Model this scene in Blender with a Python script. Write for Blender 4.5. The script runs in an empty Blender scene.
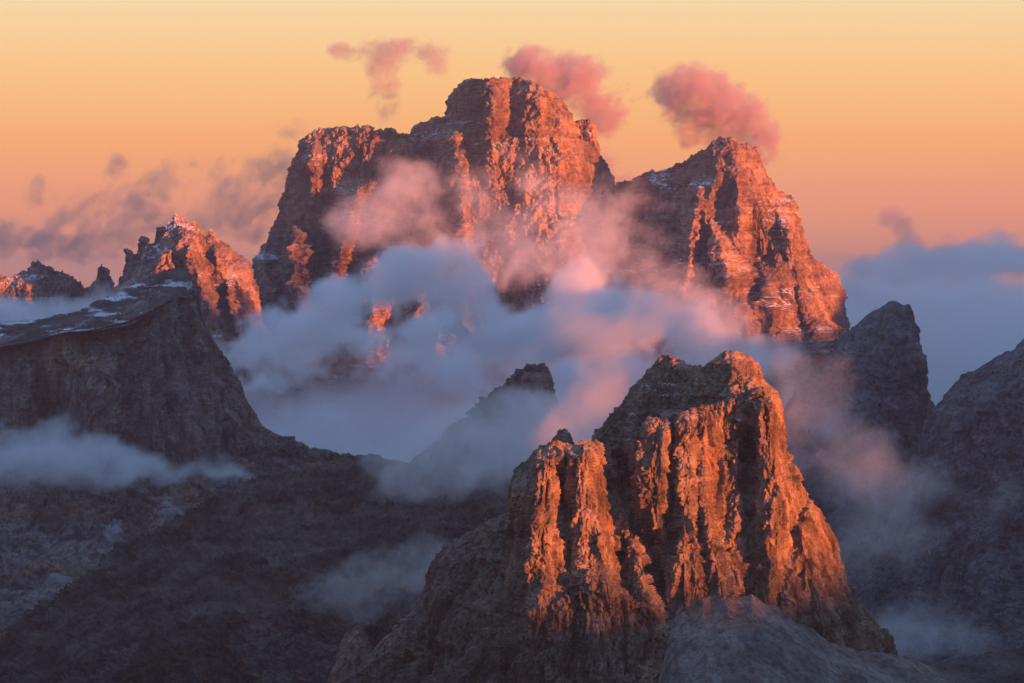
import bpy, math
import numpy as np
from math import radians

# ------------------------------------------------------------------ camera
SC = bpy.context.scene
COL = SC.collection
FPX = 3233.0
PITCH = 86.5 / FPX                       # horizon sits on pixel row 255
CP, SP = math.cos(PITCH), math.sin(PITCH)

cam_d = bpy.data.cameras.new('camera')
cam = bpy.data.objects.new('camera', cam_d)
COL.objects.link(cam)
cam_d.sensor_width = 36.0
cam_d.lens = 36.0 * FPX / 1024.0
cam_d.clip_start = 5.0
cam_d.clip_end = 300000.0
cam.location = (0, 0, 0)
cam.rotation_euler = (math.pi / 2 - PITCH, 0, 0)
SC.camera = cam

# ------------------------------------------------------------------ sun, sky, exposure
SUN_H = np.array([0.76, -0.65])        # horizontal direction towards the sun
SUN_EL = radians(4.0)
sun_dir = (SUN_H[0] * math.cos(SUN_EL), SUN_H[1] * math.cos(SUN_EL), math.sin(SUN_EL))
sd = bpy.data.lights.new('sun', 'SUN')
sd.energy = 5.0
sd.color = (1.0, 0.235, 0.048)
sd.angle = radians(0.5)
sun = bpy.data.objects.new('sun', sd)
COL.objects.link(sun)
from mathutils import Vector
sun.rotation_euler = Vector(sun_dir).to_track_quat('Z', 'Y').to_euler()

SC.view_settings.view_transform = 'Standard'
SC.view_settings.look = 'None'
SC.view_settings.gamma = 1.0
SC.view_settings.exposure = 1.45
SC.view_settings.use_curve_mapping = False


def world():
    w = bpy.data.worlds.new('World')
    SC.world = w
    w.use_nodes = True
    nt = w.node_tree
    N, L = nt.nodes, nt.links
    N.clear()
    out = N.new('ShaderNodeOutputWorld')
    bg = N.new('ShaderNodeBackground')
    bg.inputs['Strength'].default_value = 0.1
    L.new(bg.outputs[0], out.inputs['Surface'])
    sky = N.new('ShaderNodeTexSky')
    sky.sky_type = 'NISHITA'
    sky.sun_disc = False
    sky.sun_elevation = SUN_EL
    sky.sun_rotation = math.atan2(SUN_H[0], SUN_H[1])
    sky.altitude = 2500
    tc = N.new('ShaderNodeTexCoord')
    sep = N.new('ShaderNodeSeparateXYZ')
    L.new(tc.outputs['Generated'], sep.inputs[0])

    def math_node(op, a, b=None, clamp=False):
        m = N.new('ShaderNodeMath')
        m.operation = op
        m.use_clamp = clamp
        for i, v in enumerate((a, b)):
            if v is None:
                continue
            if isinstance(v, (int, float)):
                m.inputs[i].default_value = v
            else:
                L.new(v, m.inputs[i])
        return m.outputs[0]
    zc = math_node('MAXIMUM', sep.outputs['Z'], 0.0)
    fac = math_node('SQRT', zc)

    def ramp(stops):
        r = N.new('ShaderNodeValToRGB')
        cr = r.color_ramp
        cr.interpolation = 'EASE' if False else 'LINEAR'
        while len(cr.elements) < len(stops):
            cr.elements.new(0.5)
        for e, (p, c) in zip(cr.elements, stops):
            e.position = p
            e.color = (*c, 1)
        L.new(fac, r.inputs[0])
        return r.outputs[0]
    # elevation gradients of the dusk sky (fac = sqrt of the sine of the elevation)
    front = ramp([
        (0.00, (0.26, 0.100, 0.085)),
        (0.06, (0.40, 0.125, 0.062)),
        (0.13, (0.550, 0.168, 0.050)),
        (0.19, (0.570, 0.226, 0.055)),
        (0.24, (0.555, 0.308, 0.108)),
        (0.29, (0.515, 0.395, 0.215)),
        (0.42, (0.21, 0.235, 0.27)),
        (0.65, (0.10, 0.16, 0.27)),
        (1.00, (0.122, 0.230, 0.425))])
    back = ramp([
        (0.00, (0.025, 0.03, 0.045)),
        (0.20, (0.03, 0.041, 0.064)),
        (0.45, (0.036, 0.06, 0.105)),
        (0.70, (0.060, 0.13, 0.265)),
        (1.00, (0.122, 0.230, 0.425))])
    mr = N.new('ShaderNodeMapRange')
    mr.interpolation_type = 'SMOOTHSTEP'
    mr.inputs['From Min'].default_value = 0.1
    mr.inputs['From Max'].default_value = 0.85
    L.new(sep.outputs['Y'], mr.inputs['Value'])
    mix = N.new('ShaderNodeMix')
    mix.data_type = 'RGBA'
    L.new(mr.outputs[0], mix.inputs[0])
    L.new(back, mix.inputs[6])
    L.new(front, mix.inputs[7])
    sc10 = N.new('ShaderNodeVectorMath')
    sc10.operation = 'SCALE'
    sc10.inputs['Scale'].default_value = 7.0
    L.new(mix.outputs[2], sc10.inputs[0])
    m2 = N.new('ShaderNodeMix')
    m2.data_type = 'RGBA'
    m2.inputs[0].default_value = 0.06
    L.new(sc10.outputs[0], m2.inputs[6])
    L.new(sky.outputs[0], m2.inputs[7])
    L.new(m2.outputs[2], bg.inputs['Color'])


world()

cy = SC.cycles
cy.use_denoising = True
try:
    cy.denoiser = 'OPENIMAGEDENOISE'
    cy.denoising_input_passes = 'RGB_ALBEDO_NORMAL'
    cy.denoising_prefilter = 'ACCURATE'
except Exception:
    pass
cy.use_adaptive_sampling = True
cy.adaptive_threshold = 0.02
cy.max_bounces = 9
cy.diffuse_bounces = 2
cy.glossy_bounces = 1
cy.transmission_bounces = 2
cy.volume_bounces = 8
cy.transparent_max_bounces = 16
cy.volume_step_rate = 2.0
cy.volume_max_steps = 160
cy.time_limit = 1000.0

# ------------------------------------------------------------------ numpy helpers
_rng = np.random.RandomState(7)
_PERM = _rng.permutation(256).astype(np.int32)
_PERM = np.concatenate([_PERM, _PERM, _PERM])
_G = _rng.normal(size=(256, 3)).astype(np.float32)
_G /= np.linalg.norm(_G, axis=1, keepdims=True)
_G = [np.ascontiguousarray(_G[:, i]) for i in range(3)]


def _perlin(x, y, z):
    xi = np.floor(x); yi = np.floor(y); zi = np.floor(z)
    xf = x - xi; yf = y - yi; zf = z - zi
    u = xf * xf * xf * (xf * (xf * 6 - 15) + 10)
    v = yf * yf * yf * (yf * (yf * 6 - 15) + 10)
    w = zf * zf * zf * (zf * (zf * 6 - 15) + 10)
    xi = xi.astype(np.int32) & 255; yi = yi.astype(np.int32) & 255; zi = zi.astype(np.int32) & 255
    res = np.zeros_like(x)
    A = _PERM[xi]; B = _PERM[xi + 1]
    for dx, P, wx in ((0, A, 1 - u), (1, B, u)):
        for dy, wy in ((0, 1 - v), (1, v)):
            Q = _PERM[P + yi + dy] + zi
            wxy = wx * wy
            gxy = [None, None]
            for dz, wz in ((0, 1 - w), (1, w)):
                g = _PERM[Q + dz]
                res += wxy * wz * (_G[0][g] * (xf - dx) + _G[1][g] * (yf - dy) + _G[2][g] * (zf - dz))
    return res * np.float32(1.6)


from concurrent.futures import ThreadPoolExecutor
_POOL = ThreadPoolExecutor(4)


def perlin(x, y, z):
    """gradient noise, about -1..1"""
    sh = np.shape(x)
    x = np.asarray(x, np.float32).ravel(); y = np.asarray(y, np.float32).ravel(); z = np.asarray(z, np.float32).ravel()
    n = x.size
    C = 32768
    cuts = list(range(0, n, C)) + [n]
    r = list(_POOL.map(lambda k: _perlin(x[cuts[k]:cuts[k + 1]], y[cuts[k]:cuts[k + 1]], z[cuts[k]:cuts[k + 1]]), range(len(cuts) - 1)))
    return np.concatenate(r).reshape(sh)


def fbm(p, L, oct=4, gain=0.5, off=0.0, sq=(1, 1, 1)):
    """sum of octaves; L wavelength in metres, sq stretches the axes"""
    r = 0.0; a = 1.0; n = 0.0; f = 1.0 / L
    for o in range(oct):
        r = r + a * perlin(p[0] * f / sq[0] + off + 17.3 * o, p[1] * f / sq[1] - off, p[2] * f / sq[2] + 5.1 * o)
        n += a; a *= gain; f *= 2.03
    return r / n


def billow(p, L, oct=4, gain=0.5, off=0.0, sq=(1, 1, 1)):
    """rounded pillars parted by sharp cracks, about -0.5..0.5"""
    r = 0.0; a = 1.0; n = 0.0; f = 1.0 / L
    for o in range(oct):
        r = r + a * (np.abs(perlin(p[0] * f / sq[0] + off + 17.3 * o, p[1] * f / sq[1] - off, p[2] * f / sq[2] + 5.1 * o)) * 1.6)
        n += a; a *= gain; f *= 2.1
    return r / n - 0.45


_RND = np.random.RandomState(11).rand(6, 256).astype(np.float32)


def _cells(x, y, z, tilt):
    bx = np.floor(x - 0.5); by = np.floor(y - 0.5); bz = np.floor(z - 0.5)
    best = np.full_like(x, 1e9); val = np.zeros_like(x)
    for i in (0, 1):
        for j in (0, 1):
            for k in (0, 1):
                cx = bx + i; cy_ = by + j; cz = bz + k
                h = _PERM[_PERM[_PERM[cx.astype(np.int32) & 255] + (cy_.astype(np.int32) & 255)] + (cz.astype(np.int32) & 255)]
                dx = x - cx - 0.5 - 0.7 * (_RND[0][h] - 0.5)
                dy = y - cy_ - 0.5 - 0.7 * (_RND[1][h] - 0.5)
                dz = z - cz - 0.5 - 0.7 * (_RND[2][h] - 0.5)
                d = dx * dx + dy * dy + dz * dz
                v = _RND[3][h] - 0.5 + tilt * ((_RND[4][h] - 0.5) * 2 * dx + (_RND[5][h] - 0.6) * 1.2 * dz)
                m = d < best
                best = np.where(m, d, best); val = np.where(m, v, val)
    return val


def cells(p, sx, sz, tilt=1.0, off=0.0):
    """broken faces: every block of a fractured wall set back and tilted by its own amount, about -0.8..0.8"""
    sh = np.shape(p[0])
    x = np.asarray(p[0] / sx + off * 3.7, np.float32).ravel(); y = np.asarray(p[1] / (1.3 * sx), np.float32).ravel(); z = np.asarray(p[2] / sz + off, np.float32).ravel()
    cuts = list(range(0, x.size, 32768)) + [x.size]
    r = list(_POOL.map(lambda k: _cells(x[cuts[k]:cuts[k + 1]], y[cuts[k]:cuts[k + 1]], z[cuts[k]:cuts[k + 1]], tilt), range(len(cuts) - 1)))
    return np.concatenate(r).reshape(sh)


def sstep(a, b, x):
    t = np.clip((x - a) / (b - a), 0, 1)
    return t * t * (3 - 2 * t)


def unproj(px, py, Y):
    dx = (px - 512.0) / FPX
    dy = (341.5 - py) / FPX
    s = Y / (CP + dy * SP)
    return np.stack([dx * s, Y + 0 * dx, s * (dy * CP - SP)], -1)


def pl(pts, x):
    a = np.array(pts, float)
    return np.interp(x, a[:, 0], a[:, 1])


def smooth(a, axis, n):
    for _ in range(n):
        b = a.copy()
        s0 = [slice(None)] * a.ndim; s1 = list(s0); s2 = list(s0)
        s0[axis] = slice(1, -1); s1[axis] = slice(0, -2); s2[axis] = slice(2, None)
        b[tuple(s0)] = 0.5 * a[tuple(s0)] + 0.25 * (a[tuple(s1)] + a[tuple(s2)])
        a = b
    return a


def grid_mesh(name, V, mat, parent=None, smooth_shade=False, wrap=False):
    nr, nc = V.shape[:2]
    idx = np.arange(nr * nc).reshape(nr, nc)
    q = np.stack([idx[:-1, :-1], idx[:-1, 1:], idx[1:, 1:], idx[1:, :-1]], -1).reshape(-1, 4)[:, ::-1]
    if wrap:
        q2 = np.stack([idx[:-1, -1], idx[:-1, 0], idx[1:, 0], idx[1:, -1]], -1).reshape(-1, 4)[:, ::-1]
        q = np.concatenate([q, q2])
    me = bpy.data.meshes.new(name)
    me.vertices.add(nr * nc)
    me.vertices.foreach_set('co', np.ascontiguousarray(V, np.float32).ravel())
    me.loops.add(q.size)
    me.loops.foreach_set('vertex_index', np.ascontiguousarray(q, np.int32).ravel())
    me.polygons.add(len(q))
    me.polygons.foreach_set('loop_start', np.arange(0, q.size, 4, dtype=np.int32))
    me.polygons.foreach_set('loop_total', np.full(len(q), 4, np.int32))
    me.update(calc_edges=True)
    me.polygons.foreach_set('use_smooth', np.full(len(q), smooth_shade, bool))
    me.materials.append(mat)
    o = bpy.data.objects.new(name, me)
    COL.objects.link(o)
    if parent is not None:
        o.parent = parent
        o.matrix_parent_inverse = parent.matrix_world.inverted()
    return o


def tag(o, label=None, cat=None, group=None, kind=None):
    for k, v in (('label', label), ('category', cat), ('group', group), ('kind', kind)):
        if v:
            o[k] = v
    return o


def thing(name, px, py, Y, label, cat, group=None):
    o = bpy.data.objects.new(name, None)
    COL.objects.link(o)
    o.location = unproj(np.float64(px), np.float64(py), Y)
    o.empty_display_size = 50
    bpy.context.view_layer.update()
    return tag(o, label, cat, group, 'thing')


def normals(V):
    du = np.gradient(V, axis=1)
    dv = np.gradient(V, axis=0)
    n = np.cross(dv, du)
    return n / (np.linalg.norm(n, axis=-1, keepdims=True) + 1e-9)


# ------------------------------------------------------------------ rock relief
def relief(name, px0, px1, lines, Y, ncol, nrow, mat, parent=None, s=1.0, ribs=(1, 1), rib_len=42.0, rib_sq=4.5,
           block=1.0, strata=1.0, fine=1.0, big=1.0, mod=None, thick=None, off=0.0, dip=0.0, rows_w=None, soft=6, shade=False,
           back_drop=None, jag=1.0, facet=0.5):
    """A mountain: LINES run from the skyline downwards, each (polyline in the picture at its own distance Y - D, D towards the camera).
    The surface is spun between them in metres, closed at the back with its own thickness, then broken into pillars, ledges and blocks."""
    xs = np.linspace(px0, px1, 6000)
    sky = pl(lines[0][0], xs)
    w = np.sqrt(1 + np.clip(np.gradient(sky, xs), -6, 6) ** 2)
    cum = np.concatenate([[0], np.cumsum(0.5 * (w[1:] + w[:-1]))])
    px = np.interp(np.linspace(0, cum[-1], ncol), cum, xs)
    PY = np.stack([pl(l[0], px) for l in lines])
    for k in range(1, len(lines)):
        PY[k] = np.maximum(PY[k], PY[k - 1] + 0.3)
    DD = np.stack([pl(l[1], px) if isinstance(l[1], (list, tuple)) else np.full(ncol, float(l[1])) for l in lines])
    if rows_w is None:
        rows_w = [max(4.0, float(np.mean(PY[k + 1] - PY[k]))) for k in range(len(lines) - 1)]
    kt = np.concatenate([[0.0], np.cumsum(rows_w)]); kt = kt / kt[-1]
    t = np.linspace(0, 1, nrow)
    seg = np.clip(np.searchsorted(kt, t, side='right') - 1, 0, len(kt) - 2)
    fr = (t - kt[seg]) / (kt[seg + 1] - kt[seg])
    py = PY[seg] * (1 - fr[:, None]) + PY[seg + 1] * fr[:, None]
    D = DD[seg] * (1 - fr[:, None]) + DD[seg + 1] * fr[:, None]
    if soft:
        D = smooth(smooth(D, 0, soft), 1, 25)
    PX = np.broadcast_to(px, py.shape)
    if mod is not None:
        D = D + mod(PX, py)
    V = unproj(PX, py, Y - D)
    # the back: down from the skyline behind it
    nb = max(10, nrow // 14)
    tb = (np.arange(nb, 0, -1) / nb)[:, None]
    th = thick if thick is not None else 0.6 * float(np.max(DD))
    bd = back_drop if back_drop is not None else (PY[-1] - PY[0])[None] * 0.9
    skyD = D[0][None]
    B = unproj(np.broadcast_to(px, (nb, ncol)), PY[0][None] + bd * tb ** 1.6, Y - skyD + th * tb ** 0.8)
    V = np.concatenate([B, V], 0)
    nr = len(V)
    n = normals(smooth(smooth(V, 0, 4), 1, 4))
    # outward: the front must face the camera
    if np.mean(n[nb + nrow // 2, :, 1]) > 0:
        n = -n
    tt = np.concatenate([np.zeros(nb), t])
    ss = np.concatenate([np.zeros(nb), np.clip(seg + fr, 0, len(lines) - 1)])
    ra = np.interp(ss, np.arange(len(ribs)), ribs)[:, None]
    p = [V[..., 0] + 1000 * off, V[..., 1], V[..., 2]]
    # domain warp
    wx = fbm(p, 120 * s, 3, off=off) * 26 * s
    wz = fbm(p, 90 * s, 2, off=off + 9) * 20 * s
    q = [p[0] + wx, p[1] + wx, p[2] + wz]
    d = big * 16 * s * fbm(p, 170 * s, 3, off=off + 3)
    d = d + ra * 15 * s * billow(q, rib_len * s, 5, 0.50, off, (1, 1.3, rib_sq))
    w2 = fbm(p, 14 * s, 3, off=off + 21) * 5 * s
    q2 = [q[0] + w2, q[1] + w2, q[2]]
    d = d + ra * 8.5 * s * billow(q2, rib_len * 0.30 * s, 4, 0.6, off + 4, (1, 1, rib_sq * 0.7))
    d = d + ra * 3.0 * s * billow(q2, rib_len * 0.11 * s, 3, 0.6, off + 14, (1, 1, rib_sq * 0.55))
    if facet:
        w3 = fbm(p, 150 * s, 2, off=off + 41) * 22 * s + fbm(p, 11 * s, 2, off=off + 43) * 1.2 * s
        q3 = [p[0] + w3, p[1] + w3, p[2] + w3]
        for Lc, A in ((26, 5.0), (11, 2.6)):
            cn = perlin(q3[0] / (Lc * s) + off, q3[1] / (Lc * s), q3[2] / (Lc * 7 * s))
            d = d - np.minimum(facet, 1.0) * ra * A * s * np.exp(-(cn / 0.075) ** 2)
        fa = facet * (0.35 + 0.65 * np.minimum(ra, 1.2))
        d = d + fa * s * (12 * cells(q3, 30 * s, 210 * s, 1.0, off) + 7.0 * cells(q3, 12 * s, 75 * s, 1.0, off + 0.3) + 3.2 * cells(q3, 5.2 * s, 17 * s, 1.0, off + 0.6))
    if block:
        d = d + block * 6.5 * s * billow(q2, 20 * s, 6, 0.62, off + 1, (1, 1, 0.9))
    if strata:
        zz = p[2] + dip * p[0] + 5 * s * fbm(p, 60 * s, 3, off=off + 2)
        for P, a in ((34, 2.6), (13, 1.6), (5.3, 0.9)):
            f = (zz / (P * s)) % 1.0
            saw = sstep(0, 0.72, f) - sstep(0.72, 1.0, f)
            d = d + strata * a * s * (saw - 0.45) * (0.55 + 0.7 * np.clip(fbm(p, 70 * s, 2, off=off + P), -0.6, 1))
    if fine:
        d = d + fine * 1.3 * s * fbm(p, 6.5 * s, 4, 0.65, off + 6)
    hn = n.copy()
    hn[..., 2] *= 0.55
    V = V + hn * d[..., None]
    if jag:
        jz = (billow(p, 16 * s, 3, 0.6, off + 8, (1, 3, 3)) * 7 * s) * np.exp(-tt * nrow / (nrow * 0.05))[:, None] * jag
        V[..., 2] += jz
    return grid_mesh(name, V, mat, parent, shade)


# ------------------------------------------------------------------ materials
class NT:
    def __init__(self, name):
        self.m = bpy.data.materials.new(name)
        self.m.use_nodes = True
        self.nt = self.m.node_tree
        self.nt.nodes.clear()
        self.out = self.nt.nodes.new('ShaderNodeOutputMaterial')

    def n(self, t, **kw):
        nd = self.nt.nodes.new(t)
        for k, v in kw.items():
            setattr(nd, k, v)
        return nd

    def l(self, a, b):
        self.nt.links.new(a, b)

    def math(self, op, a, b=None, clamp=False):
        m = self.n('ShaderNodeMath', operation=op, use_clamp=clamp)
        for i, v in enumerate((a, b)):
            if v is None:
                continue
            if isinstance(v, (int, float)):
                m.inputs[i].default_value = v
            else:
                self.l(v, m.inputs[i])
        return m.outputs[0]

    def noise(self, vec, detail=4, rough=0.55, scale=1.0, dist=0.0):
        t = self.n('ShaderNodeTexNoise')
        t.inputs['Scale'].default_value = scale
        t.inputs['Detail'].default_value = detail
        t.inputs['Roughness'].default_value = rough
        t.inputs['Distortion'].default_value = dist
        self.l(vec, t.inputs['Vector'])
        return t.outputs['Fac']

    def maprange(self, v, a, b, c=0.0, d=1.0):
        r = self.n('ShaderNodeMapRange', interpolation_type='SMOOTHSTEP')
        r.inputs['From Min'].default_value = a
        r.inputs['From Max'].default_value = b
        r.inputs['To Min'].default_value = c
        r.inputs['To Max'].default_value = d
        self.l(v, r.inputs['Value'])
        return r.outputs[0]

    def mix(self, f, a, b, blend='MIX'):
        m = self.n('ShaderNodeMix', data_type='RGBA', blend_type=blend)
        for i, v in ((0, f), (6, a), (7, b)):
            if isinstance(v, (int, float)):
                m.inputs[i].default_value = v
            elif isinstance(v, tuple):
                m.inputs[i].default_value = (*v, 1)
            else:
                self.l(v, m.inputs[i])
        return m.outputs[2]

    def vscale(self, vec, sc):
        m = self.n('ShaderNodeVectorMath', operation='MULTIPLY')
        self.l(vec, m.inputs[0])
        m.inputs[1].default_value = sc
        return m.outputs[0]


def rock(name, s=1.0, dark=(0.13, 0.11, 0.095), light=(0.34, 0.29, 0.245), ochre=(0.42, 0.25, 0.13), ochre_amt=0.4,
         snow=0.0, strata=0.5, streak=0.5, bump=1.0, snow_n=(0.45, 0.7), snow_z=None):
    t = NT(name)
    g = t.n('ShaderNodeNewGeometry')
    P = g.outputs['Position']
    n1 = t.noise(t.vscale(P, (1 / (55 * s),) * 3), 8, 0.62)
    col = t.mix(t.maprange(n1, 0.34, 0.66), dark, light)
    n2 = t.noise(t.vscale(P, (1 / (75 * s), 1 / (75 * s), 1 / (160 * s))), 6, 0.6, dist=0.6)
    col = t.mix(t.math('MULTIPLY', t.maprange(n2, 0.50, 0.68), ochre_amt), col, ochre)
    st = t.noise(t.vscale(P, (1 / (9 * s), 1 / (9 * s), 1 / (95 * s))), 5, 0.65)
    stf = t.maprange(st, 0.30, 0.62, 1.0 - streak, 1.12)
    zb = t.noise(t.vscale(P, (1 / (260 * s), 1 / (260 * s), 1 / (7 * s))), 6, 0.7)
    zbf = t.maprange(zb, 0.34, 0.62, 1.0 - strata * 0.6, 1.15)
    v = t.math('MULTIPLY', stf, zbf)
    fn = t.noise(t.vscale(P, (1 / (3.2 * s),) * 3), 6, 0.7)
    v = t.math('MULTIPLY', v, t.maprange(fn, 0.25, 0.75, 0.72, 1.25))
    mul = t.n('ShaderNodeVectorMath', operation='SCALE')
    t.l(col, mul.inputs[0]); t.l(v, mul.inputs['Scale'])
    col = mul.outputs[0]
    bs = t.n('ShaderNodeBsdfPrincipled')
    bs.inputs['Roughness'].default_value = 0.92
    bs.inputs['Specular IOR Level'].default_value = 0.15
    if snow > 0:
        sep = t.n('ShaderNodeSeparateXYZ')
        t.l(g.outputs['Normal'], sep.inputs[0])
        up = t.maprange(sep.outputs['Z'], *snow_n)
        sn = t.noise(t.vscale(P, (1 / (110 * s), 1 / (110 * s), 1 / (13 * s))), 6, 0.6)
        sf = t.math('MULTIPLY', up, t.maprange(sn, 0.62 - 0.2 * snow, 0.70 - 0.2 * snow), clamp=True)
        if snow_z is not None:
            sz = t.n('ShaderNodeSeparateXYZ')
            t.l(P, sz.inputs[0])
            sf = t.math('MULTIPLY', sf, t.maprange(sz.outputs['Z'], snow_z - 40, snow_z + 40))
        col = t.mix(sf, col, (0.72, 0.75, 0.80))
    t.l(col, bs.inputs['Base Color'])
    b1 = t.noise(t.vscale(P, (1 / (7 * s), 1 / (7 * s), 1 / (11 * s))), 9, 0.68)
    b2 = t.noise(t.vscale(P, (1 / (4 * s), 1 / (4 * s), 1 / (30 * s))), 5, 0.6)
    hgt = t.math('ADD', b1, t.math('MULTIPLY', b2, 0.6))
    bp = t.n('ShaderNodeBump')
    bp.inputs['Strength'].default_value = 0.8
    bp.inputs['Distance'].default_value = 3.2 * s * bump
    t.l(hgt, bp.inputs['Height'])
    t.l(bp.outputs[0], bs.inputs['Normal'])
    t.l(bs.outputs[0], t.out.inputs['Surface'])
    return t.m


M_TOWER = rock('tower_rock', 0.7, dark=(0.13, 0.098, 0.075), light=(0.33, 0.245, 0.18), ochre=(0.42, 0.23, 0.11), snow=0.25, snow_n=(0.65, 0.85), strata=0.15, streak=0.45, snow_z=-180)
M_TOWER_SHADED = rock('tower_rock_shaded', 0.7, dark=(0.085, 0.068, 0.056), light=(0.22, 0.175, 0.14), ochre=(0.28, 0.17, 0.09), ochre_amt=0.35, strata=0.15, streak=0.5)  # the tower's rock darkened, so the plinth's shade is partly in its colour
M_SCREE = rock('scree_gravel', 0.8, dark=(0.115, 0.10, 0.088), light=(0.25, 0.22, 0.195), ochre_amt=0.15, strata=0.0, streak=0.5, bump=0.8)
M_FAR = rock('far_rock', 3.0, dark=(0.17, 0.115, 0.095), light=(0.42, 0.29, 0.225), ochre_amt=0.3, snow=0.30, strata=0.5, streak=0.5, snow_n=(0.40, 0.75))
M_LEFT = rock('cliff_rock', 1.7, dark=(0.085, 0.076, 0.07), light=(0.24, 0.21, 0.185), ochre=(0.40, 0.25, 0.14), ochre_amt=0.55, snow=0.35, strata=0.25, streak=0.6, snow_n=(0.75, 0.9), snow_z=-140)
M_TALUS = rock('talus', 1.5, dark=(0.11, 0.105, 0.10), light=(0.30, 0.28, 0.27), ochre_amt=0.1, strata=0.0, streak=0.3, bump=0.8)
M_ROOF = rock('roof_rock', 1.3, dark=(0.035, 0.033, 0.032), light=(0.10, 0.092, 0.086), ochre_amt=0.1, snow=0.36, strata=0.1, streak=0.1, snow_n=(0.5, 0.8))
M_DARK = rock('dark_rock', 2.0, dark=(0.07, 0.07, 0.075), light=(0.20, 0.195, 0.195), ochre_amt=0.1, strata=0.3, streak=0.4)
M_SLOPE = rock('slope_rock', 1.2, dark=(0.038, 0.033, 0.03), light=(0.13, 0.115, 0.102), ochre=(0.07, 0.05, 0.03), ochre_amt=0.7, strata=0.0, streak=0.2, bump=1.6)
M_GROUND = rock('valley_floor', 20.0, dark=(0.04, 0.045, 0.035), light=(0.09, 0.09, 0.07), ochre_amt=0.0, strata=0, streak=0)

# ------------------------------------------------------------------ ground and the unseen range, its crest shaped to shade the valley
R = 45000.0
gx = np.linspace(-R, R, 90)
X, Yg = np.meshgrid(gx, gx)
Zg = -1050 + 60 * fbm([X, Yg, 0 * X], 6000.0, 3)
tag(grid_mesh('ground', np.stack([X, Yg, Zg], -1)[::-1], M_GROUND, None, True), 'dark valley floor far below the peaks', 'ground', kind='structure')

# (x, y, z): the level up to which the range keeps the sun off that spot
SHADE = [(380, -3000, -420), (380, 1500, -270), (380, 2450, -262), (380, 2650, -272), (380, 3240, -280), (380, 3400, -270), (380, 3570, -240), (380, 3720, -60), (380, 4000, 110), (380, 7200, 150), (380, 7750, 20), (380, 8000, -60), (380, 8250, -230), (380, 9500, -270), (380, 10200, -280),
         (380, 10700, -60), (380, 11500, 40), (380, 15500, 60)]
CREST = sorted([(y + (6000 - x) / SUN_H[0] * SUN_H[1], z + (6000 - x) / SUN_H[0] * math.tan(SUN_EL)) for x, y, z in SHADE])
CREST = [(-12000, -300)] + CREST + [(15000, -400)]
yy = np.linspace(-9000, 14000, 420)
cr = pl(CREST, yy)
vv = np.linspace(-1, 1, 61)
Yr, Vr = np.meshgrid(yy, vv)
Cr = np.broadcast_to(cr, Yr.shape)
Zr = Cr - (Cr + 1080) * np.abs(Vr) ** 0.8
Xr = 6000 + Vr * 2200
k = np.abs(Vr) ** 0.5
Zr = Zr + (70 * fbm([Xr, Yr, Zr], 700.0, 5) + 60 * billow([Xr, Yr, Zr], 500.0, 4)) * k + 16 * fbm([Xr, Yr, 0 * Xr], 160.0, 3) * (1 - k)
tag(grid_mesh('unseen_range', np.stack([Xr, Yr, Zr], -1), M_DARK), 'long unseen mountain range beside the valley, shaped to shade it', 'mountain range', kind='structure')


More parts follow.
